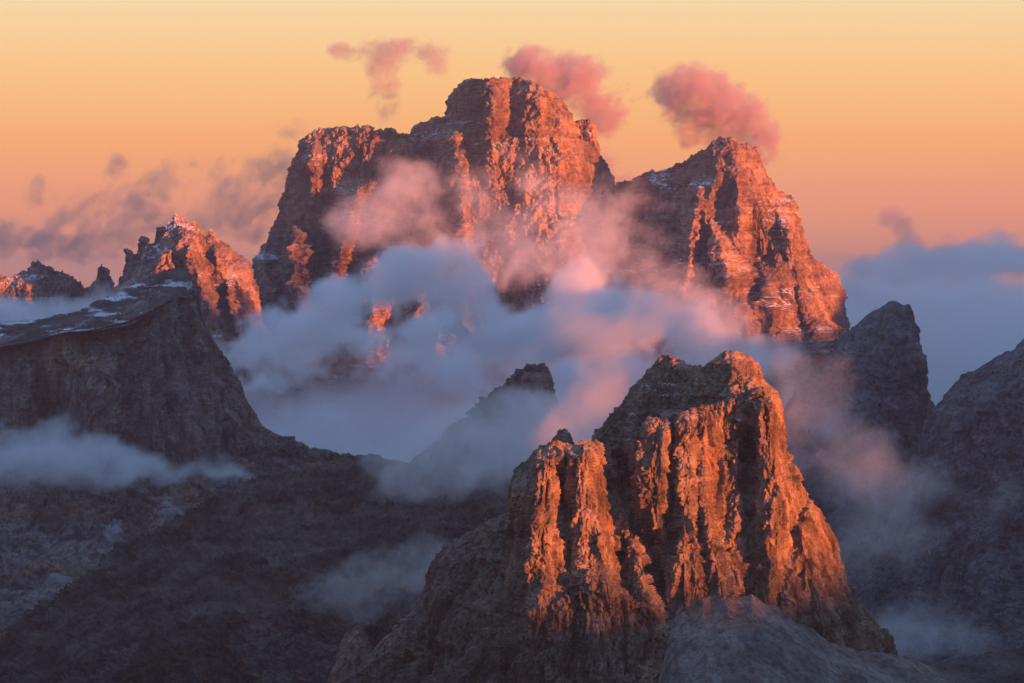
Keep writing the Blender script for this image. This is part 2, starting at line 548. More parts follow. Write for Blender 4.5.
# ------------------------------------------------------------------ the great massif
def massif():
    t = thing('rock_massif', 470, 330, 10000, 'tall broad massif with a stepped flat top and a sunlit square summit block', 'mountain')
    S = 3.1
    sky = [(215, 340), (232, 320), (246, 290), (255, 264), (262, 245), (272, 232), (280, 215), (290, 195), (296, 175), (303, 150), (307, 138), (312, 132), (330, 130),
           (345, 131), (362, 130), (367, 127), (372, 131), (386, 131), (390, 128), (394, 133), (412, 133), (418, 124), (428, 120), (438, 116), (450, 112), (462, 112),
           (500, 108), (560, 118), (590, 150), (606, 182), (612, 197), (618, 210), (630, 240), (645, 280), (660, 330)]

    def mod(px, py):
        d = 0 * px
        # buttresses that reach out into the sun
        for cx, cy, sl, w, a, y0, y1 in ((264, 285, 0.05, 10, 330, 238, 330), (299, 270, 0.1, 9, 310, 205, 320), (341, 250, -0.30, 19, 215, 168, 330),
                                         (313, 150, 0.0, 10, 70, 120, 190), (372, 280, 0, 9, 90, 240, 340), (462, 210, 0.08, 8, 90, 120, 290), (420, 270, 0.1, 8, 60, 200, 340)):
            c = cx + sl * (py - cy)
            e = np.clip(1 - np.abs((px - c) / w) ** 1.5, 0, 1)
            d = d + a * e * sstep(y0, y0 + 40, py) * (1 - sstep(y1 + 10, y1 + 60, py))
        return d
    relief('rock_face', 215, 660, [
        (sky, [(215, -300), (300, -170), (330, -150), (400, 0), (470, 100), (560, 120), (660, -100)]),
        ([(215, 350), (258, 280), (300, 178), (330, 150), (420, 150), (450, 140), (560, 150), (610, 230), (660, 345)], [(215, -260), (300, -100), (400, 60), (470, 210), (560, 240), (660, 0)]),
        ([(215, 360), (300, 215), (400, 205), (450, 195), (560, 205), (610, 260), (660, 355)], [(215, -210), (300, -20), (400, 140), (466, 290), (560, 370), (660, 50)]),
        ([(215, 370), (300, 270), (400, 265), (560, 270), (610, 300), (660, 365)], [(215, -120), (300, 90), (400, 230), (466, 340), (570, 580), (660, 220)]),
        ([(215, 380), (300, 345), (560, 350), (660, 380)], [(215, 60), (300, 300), (400, 430), (466, 480), (575, 760), (660, 360)]),
        ([(215, 560), (660, 560)], [(215, 600), (560, 1300), (660, 900)])],
        10000, 820, 560, M_FAR, t, s=S, facet=0.45, block=0.55, fine=0.7, ribs=(0.6, 1.0, 1.2, 1.3, 1.1, 0.7), strata=1.25, mod=mod, thick=900, off=1.0, jag=0.8)
    # the square summit block
    top = [(440, 190), (446, 150), (450, 118), (452, 104), (456, 92), (462, 85), (470, 81), (482, 79), (495, 78), (515, 79), (530, 81), (543, 87), (555, 94), (566, 102), (573, 108),
           (577, 122), (579, 140), (582, 160), (590, 185), (600, 215)]

    def mod2(px, py):
        c = 530 + 0.05 * (py - 100)
        return -60 * np.exp(-((px - 513) / 7.0) ** 2) + 45 * np.exp(-((px - 540) / 9.0) ** 2) + 50 * np.exp(-((px - 492) / 9.0) ** 2)
    relief('summit_block', 440, 600, [
        (top, [(440, -120), (480, 120), (560, 60), (600, -150)]),
        ([(440, 200), (460, 130), (480, 104), (540, 108), (572, 130), (600, 225)], [(440, -60), (462, 30), (480, 210), (560, 170), (600, -60)]),
        ([(440, 215), (470, 160), (540, 165), (580, 185), (600, 240)], [(440, 40), (480, 270), (560, 260), (600, 20)]),
        ([(440, 270), (600, 270)], [(440, 60), (480, 290), (560, 270), (600, 60)]),
        ([(440, 330), (600, 330)], [(440, 80), (480, 300), (560, 280), (600, 100)])],
        10000, 420, 420, M_FAR, t, s=S * 0.8, facet=0.6, block=0.5, fine=0.7, ribs=(0.5, 1.1, 1.0, 0.8, 0.6), strata=1.6, mod=mod2, thick=500, off=2.0, jag=0.5)
    relief('shoulder_block', 566, 625, [
        ([(566, 150), (572, 124), (577, 119), (590, 119), (596, 124), (597.5, 140), (599, 162), (605, 180), (611, 200), (617, 230), (625, 300)], [(566, 0), (597, 40), (625, -80)]),
        ([(566, 180), (577, 135), (595, 140), (606, 200), (625, 320)], [(566, 40), (597, 90), (625, -30)]),
        ([(566, 330), (625, 340)], [(566, 200), (597, 220), (625, 80)])],
        10250, 170, 260, M_FAR, t, s=S * 0.7, ribs=(0.5, 0.9, 0.9), strata=1.5, thick=300, off=3.0, jag=0.5)


massif()


def twin_peak():
    t = thing('rock_peak', 730, 370, 9700, 'broad red sunlit pyramid of banded rock with a gabled summit', 'mountain')
    S = 2.9
    sky = [(590, 330), (600, 280), (606, 235), (612, 201), (614, 192), (625, 180), (648, 171), (655, 172), (668, 165), (684, 159), (696, 151), (709, 141), (721, 136), (730, 136),
           (737, 141), (743, 146), (755, 151), (761, 164), (773, 180), (782, 188), (793, 194), (801, 206), (806, 217), (808, 230), (814, 246), (823, 264), (838, 278), (840, 292),
           (844, 325), (848, 345), (858, 370), (870, 400)]

    def mod(px, py):
        d = 0 * px
        for cx, cy, sl, w, a, y0, y1 in ((690, 240, -0.2, 15, 120, 170, 290), (738, 180, 0.05, 8, 60, 140, 200), (716, 170, -0.1, 8, 50, 140, 200), (735, 290, 0.35, 12, 90, 200, 380),
                                         (795, 250, 0.3, 14, 90, 200, 400), (770, 300, 0.2, 8, 70, 250, 400)):
            c = cx + sl * (py - cy)
            d = d + a * np.clip(1 - np.abs((px - c) / w) ** 1.6, 0, 1) * sstep(y0, y0 + 40, py) * (1 - sstep(y1 + 10, y1 + 60, py))
        d = d - 110 * np.exp(-((px - 755 - 0.1 * (py - 250)) / 14) ** 2 - ((py - 258) / 32) ** 2)
        return d
    relief('rock_face', 590, 870, [
        (sky, [(590, -350), (640, -160), (690, 0), (730, 60), (800, -20), (870, -350)]),
        ([(590, 340), (612, 230), (660, 185), (700, 180), (730, 175), (760, 190), (790, 210), (810, 262), (850, 365), (870, 405)], [(590, -320), (650, -60), (690, 120), (730, 170), (800, 60), (870, -300)]),
        ([(590, 350), (612, 260), (660, 215), (700, 205), (760, 212), (790, 235), (815, 290), (870, 410)], [(590, -280), (650, 0), (690, 210), (740, 250), (800, 130), (870, -250)]),
        ([(590, 360), (630, 310), (700, 300), (780, 300), (830, 340), (870, 415)], [(590, -200), (650, 130), (700, 380), (760, 400), (820, 250), (870, -150)]),
        ([(590, 400), (870, 425)], [(590, 0), (700, 640), (780, 640), (870, 0)]),
        ([(590, 600), (870, 600)], [(590, 700), (700, 1300), (870, 700)])],
        9700, 640, 560, M_FAR, t, s=S, facet=0.45, block=0.55, fine=0.7, ribs=(0.5, 0.8, 0.9, 1.1, 1.0, 0.7), strata=1.5, mod=mod, thick=800, off=4.0, dip=-0.12, jag=0.7)


twin_peak()


def side_peak():
    t = thing('rock_peak', 175, 320, 9100, 'jagged red peak of leaning spires behind the dark flat cliff', 'mountain')
    sky = [(95, 298), (102, 292), (108, 294), (114, 284), (119, 274), (122, 264), (126, 249), (131, 247), (135, 252), (137, 241), (144, 234), (150, 240), (153, 231), (158, 222), (164, 225), (169, 214),
           (174, 211), (185, 215), (195, 223), (206, 230), (214, 231), (224, 240), (238, 252), (245, 258), (250, 272), (255, 300), (262, 335), (300, 350)]

    def mod(px, py):
        d = 0 * px
        for cx, cy, sl, w, a, y0, y1 in ((188, 240, 0.3, 12, 120, 215, 300), (165, 250, -0.2, 10, 60, 220, 300), (232, 300, 0.2, 6, 80, 270, 340), (214, 240, 0.2, 6, 70, 230, 250)):
            c = cx + sl * (py - cy)
            d = d + a * np.clip(1 - np.abs((px - c) / w) ** 1.6, 0, 1) * sstep(y0, y0 + 25, py) * (1 - sstep(y1, y1 + 30, py))
        return d
    relief('rock_face', 95, 300, [
        (sky, [(95, -150), (174, 0), (300, -250)]),
        ([(95, 325), (130, 285), (174, 245), (220, 265), (300, 345)], [(95, -60), (174, 140), (245, 0), (300, -200)]),
        ([(95, 360), (174, 300), (300, 350)], [(95, 0), (174, 280), (300, -100)]),
        ([(95, 480), (300, 480)], [(95, 600), (174, 900), (300, 600)])],
        9100, 460, 320, M_FAR, t, s=2.4, ribs=(0.8, 1.1, 1.0, 0.7), strata=0.9, mod=mod, thick=500, off=5.0, dip=0.5, jag=1.2)


side_peak()


def low_ridge():
    t = thing('ridge', 60, 310, 9300, 'low saw-toothed ridge with a small red tooth at its end', 'ridge')
    sky = [(-60, 285), (-20, 276), (3, 277), (15, 275), (28, 268), (32, 262), (40, 260), (46, 263), (52, 267), (60, 270), (68, 273), (77, 278), (89, 286), (92, 280), (97, 269), (101, 265), (110, 269), (113, 277),
           (116, 295), (125, 330)]
    relief('rock_face', -60, 125, [
        (sky, 0), ([(-60, 310), (125, 335)], 160), ([(-60, 420), (125, 420)], 600)],
        9300, 360, 150, M_FAR, t, s=1.9, ribs=(0.8, 1.1, 0.8), strata=0.7, thick=350, off=6.0, jag=1.4, big=0.7)


low_ridge()


# ------------------------------------------------------------------ dark cliff on the left
def left_cliff():
    t = thing('rock_cliff', 130, 480, 6500, 'dark flat-topped cliff with a tilted snow-dusted roof above a fog bank', 'mountain')
    sky = [(-90, 352), (-40, 336), (0, 327), (40, 322), (80, 313), (100, 303), (115, 298), (125, 292), (150, 281), (165, 273), (178, 270), (187, 271), (193, 280), (199, 300), (204, 320),
           (214, 338), (222, 352), (232, 366), (243, 385), (252, 403), (262, 425), (275, 432), (292, 440), (310, 447), (330, 452), (345, 456), (380, 458), (440, 470)]

    def mod(px, py):
        d = 0 * px
        for cx, cy, sl, w, a, y0, y1 in ((150, 380, 0.05, 14, 35, 310, 460), (225, 420, 0.3, 16, 50, 360, 470), (90, 400, 0.0, 30, 30, 340, 460), (20, 390, 0.1, 18, 30, 345, 450)):
            c = cx + sl * (py - cy)
            d = d + a * np.clip(1 - np.abs((px - c) / w) ** 1.6, 0, 1) * sstep(y0, y0 + 30, py) * (1 - sstep(y1, y1 + 40, py))
        return d
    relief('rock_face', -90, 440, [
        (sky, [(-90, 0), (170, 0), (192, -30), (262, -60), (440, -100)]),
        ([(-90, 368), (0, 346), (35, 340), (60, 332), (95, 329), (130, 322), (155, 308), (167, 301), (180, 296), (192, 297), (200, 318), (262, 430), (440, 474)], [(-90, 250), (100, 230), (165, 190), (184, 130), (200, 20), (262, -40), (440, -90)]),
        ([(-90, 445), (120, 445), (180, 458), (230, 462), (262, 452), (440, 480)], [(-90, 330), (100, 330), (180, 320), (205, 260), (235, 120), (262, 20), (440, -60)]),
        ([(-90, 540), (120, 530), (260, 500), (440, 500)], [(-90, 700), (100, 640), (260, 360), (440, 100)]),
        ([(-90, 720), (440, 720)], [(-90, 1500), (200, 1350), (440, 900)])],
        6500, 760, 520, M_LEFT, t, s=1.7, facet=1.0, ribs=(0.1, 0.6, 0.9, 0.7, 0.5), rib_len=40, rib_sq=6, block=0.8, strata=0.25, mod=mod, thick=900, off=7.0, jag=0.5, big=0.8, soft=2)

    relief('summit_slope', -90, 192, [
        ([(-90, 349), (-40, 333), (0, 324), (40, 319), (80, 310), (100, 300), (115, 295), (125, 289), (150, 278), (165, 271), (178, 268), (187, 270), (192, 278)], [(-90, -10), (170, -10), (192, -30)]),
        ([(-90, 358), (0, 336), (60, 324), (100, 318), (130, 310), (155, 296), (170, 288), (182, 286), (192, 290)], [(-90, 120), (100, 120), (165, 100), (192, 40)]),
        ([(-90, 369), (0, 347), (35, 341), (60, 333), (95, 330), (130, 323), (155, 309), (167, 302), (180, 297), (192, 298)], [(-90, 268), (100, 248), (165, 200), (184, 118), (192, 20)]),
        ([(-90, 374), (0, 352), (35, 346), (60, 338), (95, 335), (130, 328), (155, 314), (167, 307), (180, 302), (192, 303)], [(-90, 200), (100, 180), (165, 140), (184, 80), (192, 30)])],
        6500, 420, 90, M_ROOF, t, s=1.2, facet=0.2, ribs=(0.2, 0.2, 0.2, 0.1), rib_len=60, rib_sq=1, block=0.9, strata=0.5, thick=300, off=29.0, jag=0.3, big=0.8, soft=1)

    def fans(px, py):
        d = 0 * px
        for cx, top, w, a in ((40, 470, 34, 120), (105, 478, 40, 150), (165, 474, 36, 130), (225, 470, 36, 110), (285, 462, 40, 90), (-30, 480, 34, 120), (340, 466, 36, 60)):
            k = np.clip((py - top) / 110.0, 0, 1.5)
            d = d + a * k ** 0.7 * np.exp(-((px - cx - 14 * k) / (w * (0.25 + 0.75 * k))) ** 2)
        return d
    relief('scree_slope', -90, 440, [
        ([(-90, 462), (0, 466), (60, 476), (120, 468), (180, 470), (230, 466), (262, 464), (300, 476), (345, 484), (380, 486), (440, 494)], [(-90, 330), (100, 320), (180, 300), (262, 60), (440, -60)]),
        ([(-90, 500), (120, 500), (260, 496), (440, 510)], [(-90, 430), (100, 420), (180, 400), (262, 220), (440, 0)]),
        ([(-90, 720), (440, 720)], [(-90, 1250), (200, 1150), (440, 800)])],
        6500, 520, 360, M_TALUS, t, s=1.3, facet=0.25, ribs=(0.5, 0.45, 0.3), rib_len=70, rib_sq=2.5, block=0.7, strata=0.0, mod=fans, thick=250, off=27.0, jag=0.0, big=0.5)


left_cliff()


# ------------------------------------------------------------------ dark peaks on the right
def right_peaks():
    t = thing('rock_horn', 870, 640, 6500, 'dark blunt horn with an upright right edge beside blue fog', 'mountain')
    sky = [(740, 470), (765, 425), (790, 392), (806, 377), (818, 366), (831, 352), (842, 338), (852, 327), (864, 317), (877, 310), (887, 302), (894, 299), (903, 302), (912, 306), (917, 313), (919, 330), (921, 370),
           (926, 392), (940, 410), (960, 440), (985, 480)]
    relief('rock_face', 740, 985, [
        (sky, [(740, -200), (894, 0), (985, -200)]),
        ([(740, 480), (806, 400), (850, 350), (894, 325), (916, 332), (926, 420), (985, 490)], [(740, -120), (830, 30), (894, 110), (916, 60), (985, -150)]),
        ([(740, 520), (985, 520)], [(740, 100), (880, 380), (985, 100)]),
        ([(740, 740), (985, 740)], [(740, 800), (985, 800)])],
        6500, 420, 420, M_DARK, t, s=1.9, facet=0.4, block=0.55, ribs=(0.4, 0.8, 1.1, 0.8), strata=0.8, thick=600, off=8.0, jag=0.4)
    t = thing('rock_flank', 1000, 640, 6000, 'dark rocky flank climbing to the right beyond the dark blunt horn', 'mountain')
    sky = [(840, 600), (880, 520), (910, 460), (935, 415), (950, 392), (957, 386), (972, 371), (985, 366), (1001, 352), (1012, 346), (1024, 338), (1050, 322), (1090, 318), (1130, 340), (1180, 420)]
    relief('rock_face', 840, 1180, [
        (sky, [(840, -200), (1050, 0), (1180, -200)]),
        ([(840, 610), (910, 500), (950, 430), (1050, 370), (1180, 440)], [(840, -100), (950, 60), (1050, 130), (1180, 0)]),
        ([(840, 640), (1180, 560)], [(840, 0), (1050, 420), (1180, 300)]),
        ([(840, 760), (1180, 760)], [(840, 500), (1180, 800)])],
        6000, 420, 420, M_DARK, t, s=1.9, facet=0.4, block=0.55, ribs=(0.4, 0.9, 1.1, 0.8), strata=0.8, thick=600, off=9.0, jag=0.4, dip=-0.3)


right_peaks()


# ------------------------------------------------------------------ slope in the middle and its knoll
def mid_slope():
    sky = [(-120, 730), (-40, 670), (0, 640), (40, 610), (70, 590), (100, 566), (120, 549), (135, 541), (160, 526), (200, 501), (230, 486), (250, 479), (270, 474), (300, 469), (340, 463), (370, 460), (412, 462),
           (440, 470), (480, 480), (560, 480), (640, 500), (760, 560)]
    o = relief('rocky_slope', -120, 760, [
        (sky, [(-120, 560), (0, 450), (135, 270), (200, 190), (300, 60), (412, 0), (760, 0)]),
        ([(-120, 740), (0, 665), (100, 600), (200, 540), (300, 505), (420, 495), (560, 500), (760, 570)], [(-120, 640), (0, 520), (135, 410), (200, 330), (300, 240), (412, 160), (760, 130)]),
        ([(-120, 750), (0, 690), (200, 620), (400, 600), (760, 610)], [(-120, 720), (0, 640), (200, 700), (400, 780), (760, 700)]),
        ([(-120, 790), (760, 790)], [(-120, 900), (400, 1150), (760, 1150)])],
        4600, 760, 520, M_SLOPE, None, s=1.0, facet=1.0, ribs=(0.8, 0.9, 0.9, 0.9), rib_len=80, rib_sq=1.2, block=2.6, fine=1.6, strata=1.1, big=1.6, thick=500, off=10.0, jag=0.3, dip=-0.38, back_drop=240)
    tag(o, 'dark rocky hillside rising from the lower left corner', 'hillside', kind='structure')
    t = thing('rock_knoll', 540, 430, 5000, 'small rounded rock knoll half sunk in mist', 'knoll')
    sky = [(385, 490), (412, 465), (430, 446), (443, 434), (462, 417), (480, 402), (498, 391), (512, 378), (520, 369), (530, 365), (541, 365), (548, 371), (552, 384), (556, 404), (566, 440), (590, 490)]
    relief('rock_face', 385, 590, [
        (sky, [(385, -100), (535, 0), (590, -150)]),
        ([(385, 500), (480, 432), (535, 392), (556, 420), (590, 500)], [(385, -40), (480, 60), (535, 90), (590, -100)]),
        ([(385, 560), (590, 560)], [(385, 350), (535, 450), (590, 250)])],
        5000, 300, 240, M_LEFT, t, s=1.0, facet=1.0, ribs=(0.7, 1.1, 1.0), strata=0.8, thick=260, off=11.0, jag=0.3)


mid_slope()


# ------------------------------------------------------------------ the sunlit rock tower in front
def tower():
    t = thing('rock_tower', 680, 650, 3000, 'fluted rock tower glowing orange above a grey scree slope', 'rock tower')
    # cap behind the cliff edge: a roof that leans to the left
    cap = [(570, 520), (585, 470), (596, 436), (604, 420), (617, 407), (630, 389), (643, 374), (651, 366), (659, 356), (669, 352), (677, 358), (692, 364), (703, 367), (710, 361), (718, 353), (728, 351),
           (744, 352), (752, 356), (758, 366), (763, 376), (774, 389), (779, 407), (785, 450), (800, 520)]
    relief('summit_cap', 570, 800, [
        (cap, [(570, -60), (600, -40), (670, 0), (735, 40), (755, 20), (775, -20), (800, -90)]),
        ([(570, 530), (598, 450), (625, 425), (660, 392), (700, 385), (735, 372), (756, 378), (776, 402), (800, 530)], [(570, -45), (600, -25), (670, 22), (735, 70), (755, 70), (775, 10), (800, -70)]),
        ([(570, 560), (612, 462), (640, 432), (680, 417), (720, 407), (760, 393), (776, 410), (800, 560)], [(570, -30), (600, 0), (670, 55), (735, 95), (760, 90), (776, 30), (800, -50)]),
        ([(570, 640), (800, 640)], [(570, 0), (735, 110), (800, 0)])],
        3060, 420, 300, M_TOWER, t, s=0.7, facet=0.9, ribs=(0.3, 0.6, 0.6, 0.6), rib_sq=2, strata=1.2, thick=170, off=12.0, jag=0.5, big=0.5)

    # the main wall of pillars
    edge = [(590, 560), (600, 500), (608, 466), (612, 456), (625, 441), (640, 428), (651, 420), (664, 418), (677, 413), (692, 409), (710, 407), (723, 402), (739, 395), (759, 387), (772, 388), (779, 404), (783, 444), (793, 469),
            (801, 495), (814, 508), (827, 531), (837, 568), (842, 584), (855, 597), (868, 612), (878, 625), (889, 640), (905, 665), (930, 720)]

    def mod(px, py):
        d = 0 * px
        for cx, cy, sl, w, a, y0, y1 in ((656, 450, -0.06, 13, 26, 412, 520), (686, 450, 0.03, 11, 17, 400, 560), (703, 470, 0.15, 7, 13, 430, 570), (768, 430, 0.06, 15, 38, 375, 600),
                                         (735, 500, -0.02, 6, 12, 410, 520), (640, 540, 0.1, 14, 16, 480, 620), (816, 550, 0.32, 22, 34, 470, 640), (785, 540, 0.2, 9, 14, 490, 600), (716, 550, 0.2, 10, 16, 500, 610), (680, 560, 0.0, 9, 13, 500, 610)):
            c = cx + sl * (py - cy)
            d = d + 0.5 * a * np.clip(1.3 - 1.3 * np.abs((px - c) / (1.25 * w)) ** 1.4, 0, 1) * sstep(y0, y0 + 18, py) * (1 - sstep(y1, y1 + 40, py))
        for cx, cy, sl, w, a, y0, y1 in ((632, 500, 0.35, 10, 40, 435, 600), (672, 460, 0.02, 4, 16, 410, 540), (727, 450, 0.03, 20, 20, 395, 530), (750, 470, 0.0, 6, 14, 400, 600), (788, 560, -0.2, 7, 18, 480, 610), (697, 440, 0.0, 4, 12, 400, 520)):
            c = cx + sl * (py - cy)
            d = d - a * np.exp(-((px - c) / w) ** 2) * sstep(y0, y0 + 25, py) * (1 - sstep(y1, y1 + 30, py))
        return d - 0.26 * (px - 715)
    relief('pillar_wall', 590, 930, [
        (edge, [(590, 20), (612, 55), (660, 85), (735, 85), (775, 72), (800, 50), (842, 20), (930, -40)]),
        ([(590, 570), (612, 470), (640, 442), (680, 424), (740, 408), (774, 402), (786, 470), (820, 545), (850, 606), (930, 725)], [(590, 40), (612, 75), (660, 105), (735, 104), (774, 98), (800, 85), (842, 45), (930, -20)]),
        ([(590, 590), (640, 520), (700, 500), (780, 500), (805, 530), (835, 580), (860, 620), (930, 730)], [(590, 70), (640, 125), (700, 138), (774, 136), (820, 118), (850, 80), (930, 0)]),
        ([(590, 608), (640, 604), (680, 607), (700, 598), (730, 592), (750, 593), (780, 603), (810, 601), (845, 604), (870, 630), (930, 735)], [(590, 110), (640, 172), (700, 185), (774, 185), (820, 165), (860, 120), (930, 20)]),
        ([(590, 720), (930, 760)], [(590, 200), (700, 300), (930, 160)])],
        3000, 760, 620, M_TOWER, t, s=0.62, facet=1.35, fine=0.5, ribs=(0.4, 0.55, 0.6, 0.6, 0.5), rib_len=38, rib_sq=8, block=0.4, strata=0.12, mod=mod, thick=160, off=13.0, jag=0.4, big=0.5)

    # the lower twin tower
    tw = [(488, 640), (496, 600), (502, 560), (508, 520), (512, 490), (514, 470), (522, 462), (529, 455), (540, 446), (550, 441), (560, 440), (576, 442), (589, 439), (598, 441), (604, 454), (609, 475), (616, 505), (628, 540), (645, 578), (690, 660)]

    def mod3(px, py):
        d = 0 * px
        for cx, cy, sl, w, a, y0, y1 in ((543, 500, -0.06, 15, 22, 445, 640), (588, 500, 0.1, 17, 24, 440, 640), (520, 570, -0.05, 9, 14, 530, 650), (612, 570, 0.2, 10, 12, 520, 640)):
            c = cx + sl * (py - cy)
            d = d + 0.5 * a * np.clip(1.3 - 1.3 * np.abs((px - c) / (1.25 * w)) ** 1.4, 0, 1) * sstep(y0, y0 + 18, py) * (1 - sstep(y1, y1 + 40, py))
        d = d - 20 * np.exp(-((px - 566 - 0.03 * (py - 500)) / 4.5) ** 2) * sstep(440, 470, py) * (1 - sstep(570, 620, py))
        return d - 0.25 * (px - 560)
    relief('twin_buttress', 488, 690, [
        (tw, [(488, 30), (514, 85), (550, 112), (590, 120), (612, 105), (690, 80)]),
        ([(488, 645), (505, 560), (516, 490), (540, 464), (590, 456), (606, 480), (640, 560), (690, 665)], [(488, 60), (514, 112), (540, 138), (590, 142), (612, 125), (690, 110)]),
        ([(488, 650), (520, 560), (600, 560), (690, 670)], [(488, 90), (530, 172), (600, 185), (690, 150)]),
        ([(488, 655), (520, 618), (566, 596), (610, 582), (640, 600), (690, 680)], [(488, 80), (530, 195), (600, 215), (690, 180)]),
        ([(488, 740), (690, 740)], [(488, 160), (600, 270), (690, 240)])],
        3000, 500, 480, M_TOWER, t, s=0.6, facet=1.35, fine=0.5, ribs=(0.35, 0.5, 0.6, 0.6, 0.6), rib_len=38, rib_sq=8, block=0.4, strata=0.12, mod=mod3, thick=120, off=14.0, jag=0.4, big=0.5)
    relief('pinnacle', 545, 585, [
        ([(545, 470), (551, 446), (554, 436), (558, 431), (563, 428), (568, 429), (571, 434), (574, 446), (579, 456), (585, 475)], [(545, -20), (564, 0), (585, -20)]),
        ([(545, 480), (564, 450), (585, 480)], [(545, -5), (564, 22), (585, -5)]),
        ([(545, 520), (585, 520)], 30)],
        2960, 120, 110, M_TOWER, t, s=0.35, ribs=(0.6, 0.8, 0.8), strata=0.8, thick=40, off=15.0, jag=0.5, big=0.4)
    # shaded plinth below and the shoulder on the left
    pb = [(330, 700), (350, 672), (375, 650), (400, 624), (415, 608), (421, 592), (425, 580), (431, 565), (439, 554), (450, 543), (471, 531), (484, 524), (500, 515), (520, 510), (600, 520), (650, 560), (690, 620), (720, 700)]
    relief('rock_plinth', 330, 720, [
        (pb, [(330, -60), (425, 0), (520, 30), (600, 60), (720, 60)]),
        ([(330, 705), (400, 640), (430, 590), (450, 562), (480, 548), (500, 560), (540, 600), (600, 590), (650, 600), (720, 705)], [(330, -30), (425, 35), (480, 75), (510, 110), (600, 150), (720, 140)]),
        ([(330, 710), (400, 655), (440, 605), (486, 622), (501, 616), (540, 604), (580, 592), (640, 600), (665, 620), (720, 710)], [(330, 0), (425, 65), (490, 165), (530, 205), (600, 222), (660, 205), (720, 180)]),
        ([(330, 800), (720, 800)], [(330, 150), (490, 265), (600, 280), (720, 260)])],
        3000, 620, 440, M_TOWER_SHADED, t, s=0.65, facet=1.2, fine=0.7, ribs=(0.3, 0.6, 0.9, 0.9), rib_len=40, rib_sq=6, block=0.5, strata=0.12, thick=250, off=16.0, jag=0.4, big=0.6, rows_w=[30, 40, 130])
    # scree fan
    sc = [(640, 700), (652, 652), (662, 624), (674, 613), (683, 603), (690, 608), (703, 597), (711, 601), (728, 592), (741, 598), (752, 593), (764, 605), (778, 608), (795, 622), (812, 628), (830, 641), (860, 650), (890, 654), (930, 664), (990, 690)]

    def runs(px, py):
        d = 0 * px
        for x0, y0, sl, w, a in ((700, 598, 0.25, 3.5, -3.0), (722, 598, 0.5, 4, 3.2), (742, 600, 0.75, 3.5, -3.5), (765, 606, 0.9, 5, 3.5), (790, 622, 1.1, 4, -3.0), (815, 630, 1.4, 6, 4.0), (676, 615, 0.05, 4, 3.5), (690, 640, 0.2, 7, -2.5), (735, 640, 0.7, 9, 2.5)):
            c = x0 + sl * (py - y0) + 2.5 * np.sin(py * 0.13 + x0)
            d = d + a * np.exp(-((px - c) / w) ** 2) * sstep(y0, y0 + 12, py)
        return d
    relief('scree_slope', 640, 990, [
        (sc, [(640, 150), (700, 190), (780, 185), (860, 140), (990, 60)]),
        ([(640, 720), (670, 650), (760, 640), (860, 668), (990, 720)], [(640, 230), (700, 262), (780, 250), (990, 150)]),
        ([(640, 820), (990, 820)], [(640, 420), (780, 470), (990, 360)])],
        3000, 520, 340, M_SCREE, t, s=0.5, ribs=(0.3, 0.3, 0.35), rib_len=50, rib_sq=3, block=0.35, strata=0.0, thick=120, off=17.0, jag=0.3, big=0.6, fine=0.9, facet=0.2, mod=runs, soft=2)


tower()


def pinnacle():
    t = thing('rock_pinnacle', 355, 670, 3100, 'small dark rock pinnacle standing left of the scree ridge', 'pinnacle')
    relief('rock_face', 325, 385, [
        ([(325, 690), (335, 665), (340, 645), (345, 632), (351, 624), (358, 622), (364, 628), (369, 640), (374, 655), (385, 690)], [(325, -20), (357, 0), (385, -20)]),
        ([(325, 700), (357, 650), (385, 700)], [(325, -5), (357, 30), (385, -5)]),
        ([(325, 740), (385, 740)], 50)],
        3100, 150, 150, M_TOWER, t, s=0.4, ribs=(0.6, 1, 0.9), strata=0.8, thick=50, off=18.0, jag=0.5, big=0.5)


pinnacle()


def near_hill():
    o = relief('near_hill', 820, 1120, [
        ([(820, 720), (880, 672), (910, 663), (940, 662), (965, 656), (1000, 650), (1024, 645), (1070, 640), (1120, 650)], 0),
        ([(820, 760), (1120, 700)], 200), ([(820, 820), (1120, 800)], 500)],
        3400, 300, 120, M_SLOPE, None, s=0.8, ribs=(0.3, 0.4, 0.4), rib_len=60, rib_sq=1, block=1.0, strata=0.4, thick=300, off=19.0, jag=0.2, back_drop=120)
    tag(o, 'dark grassy hill top in the lower right corner', 'hill', kind='structure')


near_hill()

# ------------------------------------------------------------------ air, fog and clouds
def vapour_mat(name, color=(0.985, 0.985, 0.99), aniso=0.15, fine=0.0, L=60.0, smoky=False):
    t = NT(name)
    v = t.n('ShaderNodeVolumePrincipled' if smoky else 'ShaderNodeVolumeScatter')
    v.inputs['Color'].default_value = (*color, 1)
    v.inputs['Anisotropy'].default_value = aniso
    if smoky:
        v.inputs['Density Attribute'].default_value = ''
    at = t.n('ShaderNodeAttribute', attribute_name='density')
    d = at.outputs['Fac']
    if fine:
        g = t.n('ShaderNodeNewGeometry')
        nz = t.noise(t.vscale(g.outputs['Position'], (1 / L,) * 3), 4, 0.6)
        d = t.math('MULTIPLY', d, t.maprange(nz, 0.5 - 0.22 / fine * 0.8, 0.5 + 0.18 / fine * 0.8, 1 - fine, 1 + 0.6 * fine))
    t.l(d, v.inputs['Density'])
    t.l(v.outputs[0], t.out.inputs['Volume'])
    return t.m


